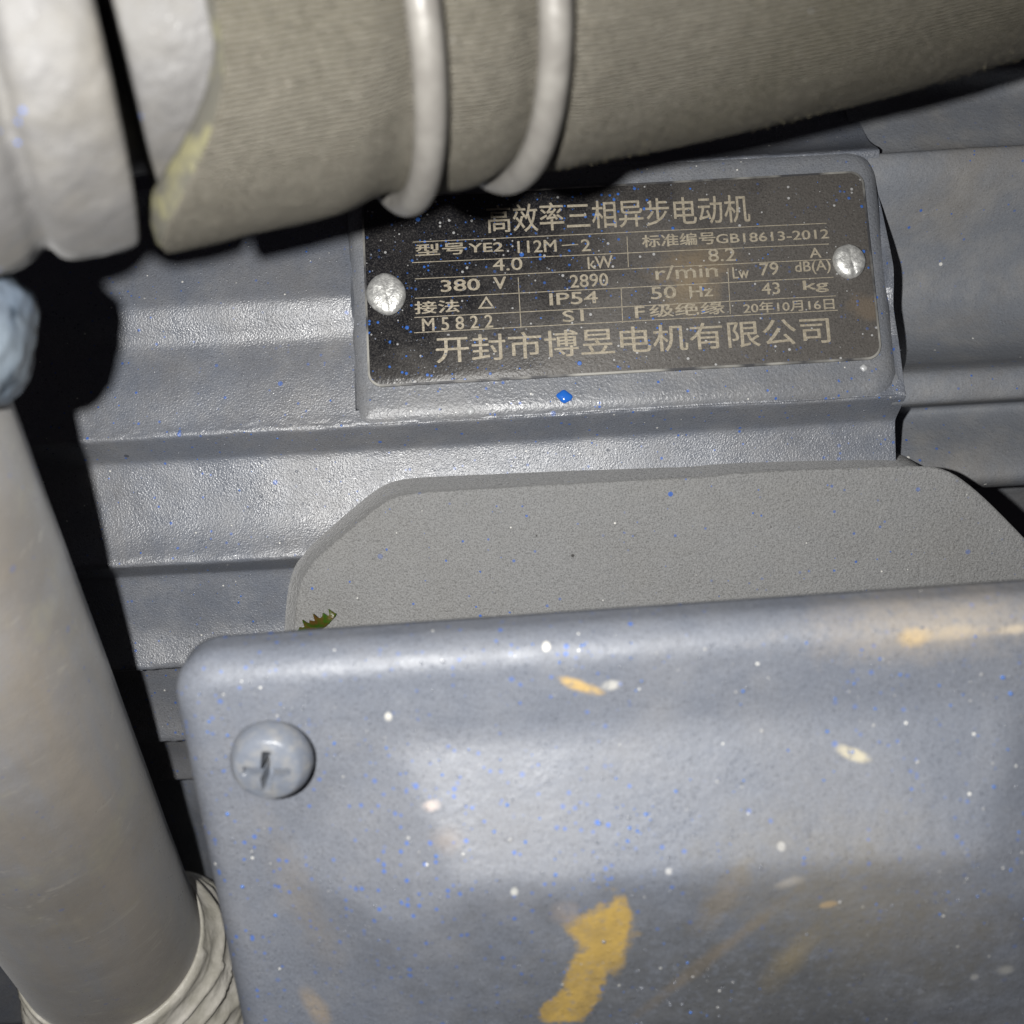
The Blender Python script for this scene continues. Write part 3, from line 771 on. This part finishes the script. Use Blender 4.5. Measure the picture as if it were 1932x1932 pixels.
# ------------------------------------------------------------ left pipe and its wrapping
PA, PB = P(-262, 900, 157), P(189, 1740, 273)
PD_ = (PB-PA).normalized(); PL = (PB-PA).length; PR = 22.3
def pipe_spec(t, c):
    al = t.aligned((-.082, -.67, -.737), .10)
    c = t.mix(t.math('MULTIPLY', t.ramp(t.noise(40, 5, .7, co=al), .36, .62), .85), c, (.262, .230, .192))
    c = t.mix(t.math('MULTIPLY', t.ramp(t.noise(26, 5, .7), .45, .65), .55), c, (.155, .142, .128))
    c = t.mix(t.math('MULTIPLY', t.ramp(t.noise(300, 4, .7, co=t.aligned((.6, .4, -.5), .07)), .60, .72), .6), c, (.36, .34, .30))
    return t.mix(t.math('MULTIPLY', t.ramp(t.noise(70, 4, .7), .55, .7), .35), c, (.30, .28, .20))
M_PIPE = paint('dusty_pipe_paint', (.19, .205, .24), rough=.42, peel=.12, peel_scale=1500, blue=.92, dust=.5, dustc=(.24, .22, .18), white=.995, fine=.22, drops=.1, extra=pipe_spec)
for m_, sh_ in ((M_PIPE, .16), (M_FIT, .06), (M_BOX, .26)):
    m_.node_tree.nodes['Principled BSDF'].inputs['Sheen Weight'].default_value = sh_; m_.node_tree.nodes['Principled BSDF'].inputs['Sheen Roughness'].default_value = .45
vs, fs = lathe(PA, PD_, [(-46+2.2*k, PR) for k in range(120)], 200, lambda p, th, t_: .10*nz(p, .05, 3))
tag(mesh('steel_pipe', vs, fs, M_PIPE), 'dusty grey steel pipe running down the left side beside the motor', 'pipe')
t = NT('white_plastic_wrap'); g1 = t.noise(120, 4, .6)
M_WRAP = t.out(t.mix(t.ramp(g1, .4, .65), (.46, .44, .38), (.68, .65, .59)), .42, t.bump(t.noise(260, 4, .65), .5, .0008))
M_WRAP.node_tree.nodes['Principled BSDF'].inputs['Subsurface Weight'].default_value = 0
WT = PL+12
ap, up_, vp = frame(PD_)
def wrap_disp(p, th, t_):
    k = (t_-WT); cx, cy = math.cos(th), math.sin(th)
    f1 = 1-abs(math.sin(k*.42+2.2*nz((cx*1.2, cy*1.2, k*.06), 1.0, 5)+1.2*th*.5))
    f2 = 1-abs(math.sin(k*.9+3.0*nz((cx*2, cy*2, k*.1), 1.0, 9)))
    dx_ = (up_*cx+vp*cy).x
    return -5.0*(.5-.5*dx_)*min(1, max(0, k)/9)+(1.5*f1**1.5+.25*f2**2+1.5*nz((cx*1.6+k*.1, cy*1.6, k*.2), 1.0, 4))*min(1, k/2.5+.12)
pf = [(WT+2, PR-.3), (WT-.4, PR+.1), (WT-.2, PR+.7)]+[(WT+.5*k, PR+.9+.17*k*(1 if k < 34 else 1)) for k in range(1, 60)]+[(WT+.5*60+k, PR+11-.1*k) for k in range(1, 30)]
vs, fs = lathe(PA, PD_, pf, 240, wrap_disp)
tag(mesh('plastic_wrap', vs, fs, M_WRAP), 'crumpled white plastic wrapped around the lower end of the dusty pipe', 'plastic wrap')

# ------------------------------------------------------------ sprayed paint droplets, each a tiny glossy dome
def gloss(name, col, r=.22):
    t = NT(name); return t.out(col, r, spec=.6)
DM = [gloss('droplet_grey', (.13, .14, .165)), gloss('droplet_blue', (.04, .13, .42)), gloss('droplet_pale', (.30, .30, .30))]
def droplets(parent, pts, seed):
    rn = random.Random(seed); vs, fs, mi = [], [], []
    for p, n_, r in pts:
        a, u, v = frame(n_, Vector((.3, .9, .2))); b = len(vs); st = rn.uniform(.8, 1.25); m_ = rn.choices((0, 1, 2), (7, 2.4, 1))[0]
        for k, (h, rr) in enumerate(((-.1, 1), (.28, .86), (.46, .5))):
            for i in range(8): vs.append(p+a*h*r+(u*math.cos(i*math.pi/4)*st+v*math.sin(i*math.pi/4))*rr*r)
        vs.append(p+a*r*.53)
        for k in range(2):
            for i in range(8): fs.append((b+k*8+i, b+k*8+(i+1) % 8, b+k*8+8+(i+1) % 8, b+k*8+8+i)); mi.append(m_)
        for i in range(8): fs.append((b+16+i, b+16+(i+1) % 8, b+24)); mi.append(m_)
    o = mesh('paint_droplets', vs, fs, DM[0], parent)
    o.data.materials.append(DM[1]); o.data.materials.append(DM[2])
    for p, m_ in zip(o.data.polygons, mi): p.material_index = m_
    o['kind'] = 'stuff'
rn = random.Random(11); pts = []
while len(pts) < 1500:
    x, y = rn.uniform(-LW/2+4, LW/2-4), rn.uniform(-LH/2+4, LH/2-1.2)
    if noise.noise(Vector((x*.035, y*.06, 2)))+.25-(.75 if y < V0-SW-4 else 0)*rn.random() < rn.random()*.7: continue
    ins = min(x+LW/2, LW/2-x, LH/2-y, y+LH/2); e = .3
    hh = lid_h(x, y, ins); gx = (lid_h(x+e, y, ins)-hh)/e; gy = (lid_h(x, y+e, max(0, ins-e))-hh)/e
    pts.append((LID_ORG+U*x+V*y+N*(hh+.02), (N-U*gx-V*gy).normalized(), .10+.22*rn.random()**3))
droplets(box, pts, 1)
pts = []
pn3 = (pad_pt(0, 0, 1)-pad_pt(0, 0)).normalized()
while len(pts) < 650:
    x, y = rn.uniform(PX0+1, PX1-1), rn.uniform(PY0+1, PY1-1)
    if rn.random() < (x-PX0)/(PX1-PX0)*.9-.1: continue
    on = qx0+.5 < x < qx1-.5 and qy0+.5 < y < qy1-.5
    pts.append((pad_pt(x, y, .74 if on else .02), pn3, .07+.17*rn.random()**3))
droplets(motor, pts, 2)
pts = []
hm = [o for o in bpy.data.objects if o.name == 'housing'][0]; off_ = M3(0, CV, CZ)
hv = hm.data.vertices
while len(pts) < 900:
    v_ = hv[rn.randrange(NS*len(prof))]; p = Vector(v_.co)/MM+off_
    if p.x < -92 or p.x > 85 or p.y < -60 or p.y > 62: continue
    if noise.noise(p*.03) < rn.random()*.5-.25: continue
    nn_ = Vector(v_.normal)
    if nn_.z < 0: nn_ = -nn_
    j_ = Vector((rn.uniform(-.4, .4), 0, 0)); pts.append((p+j_, nn_, .09+.20*rn.random()**3))
droplets(motor, pts, 3)
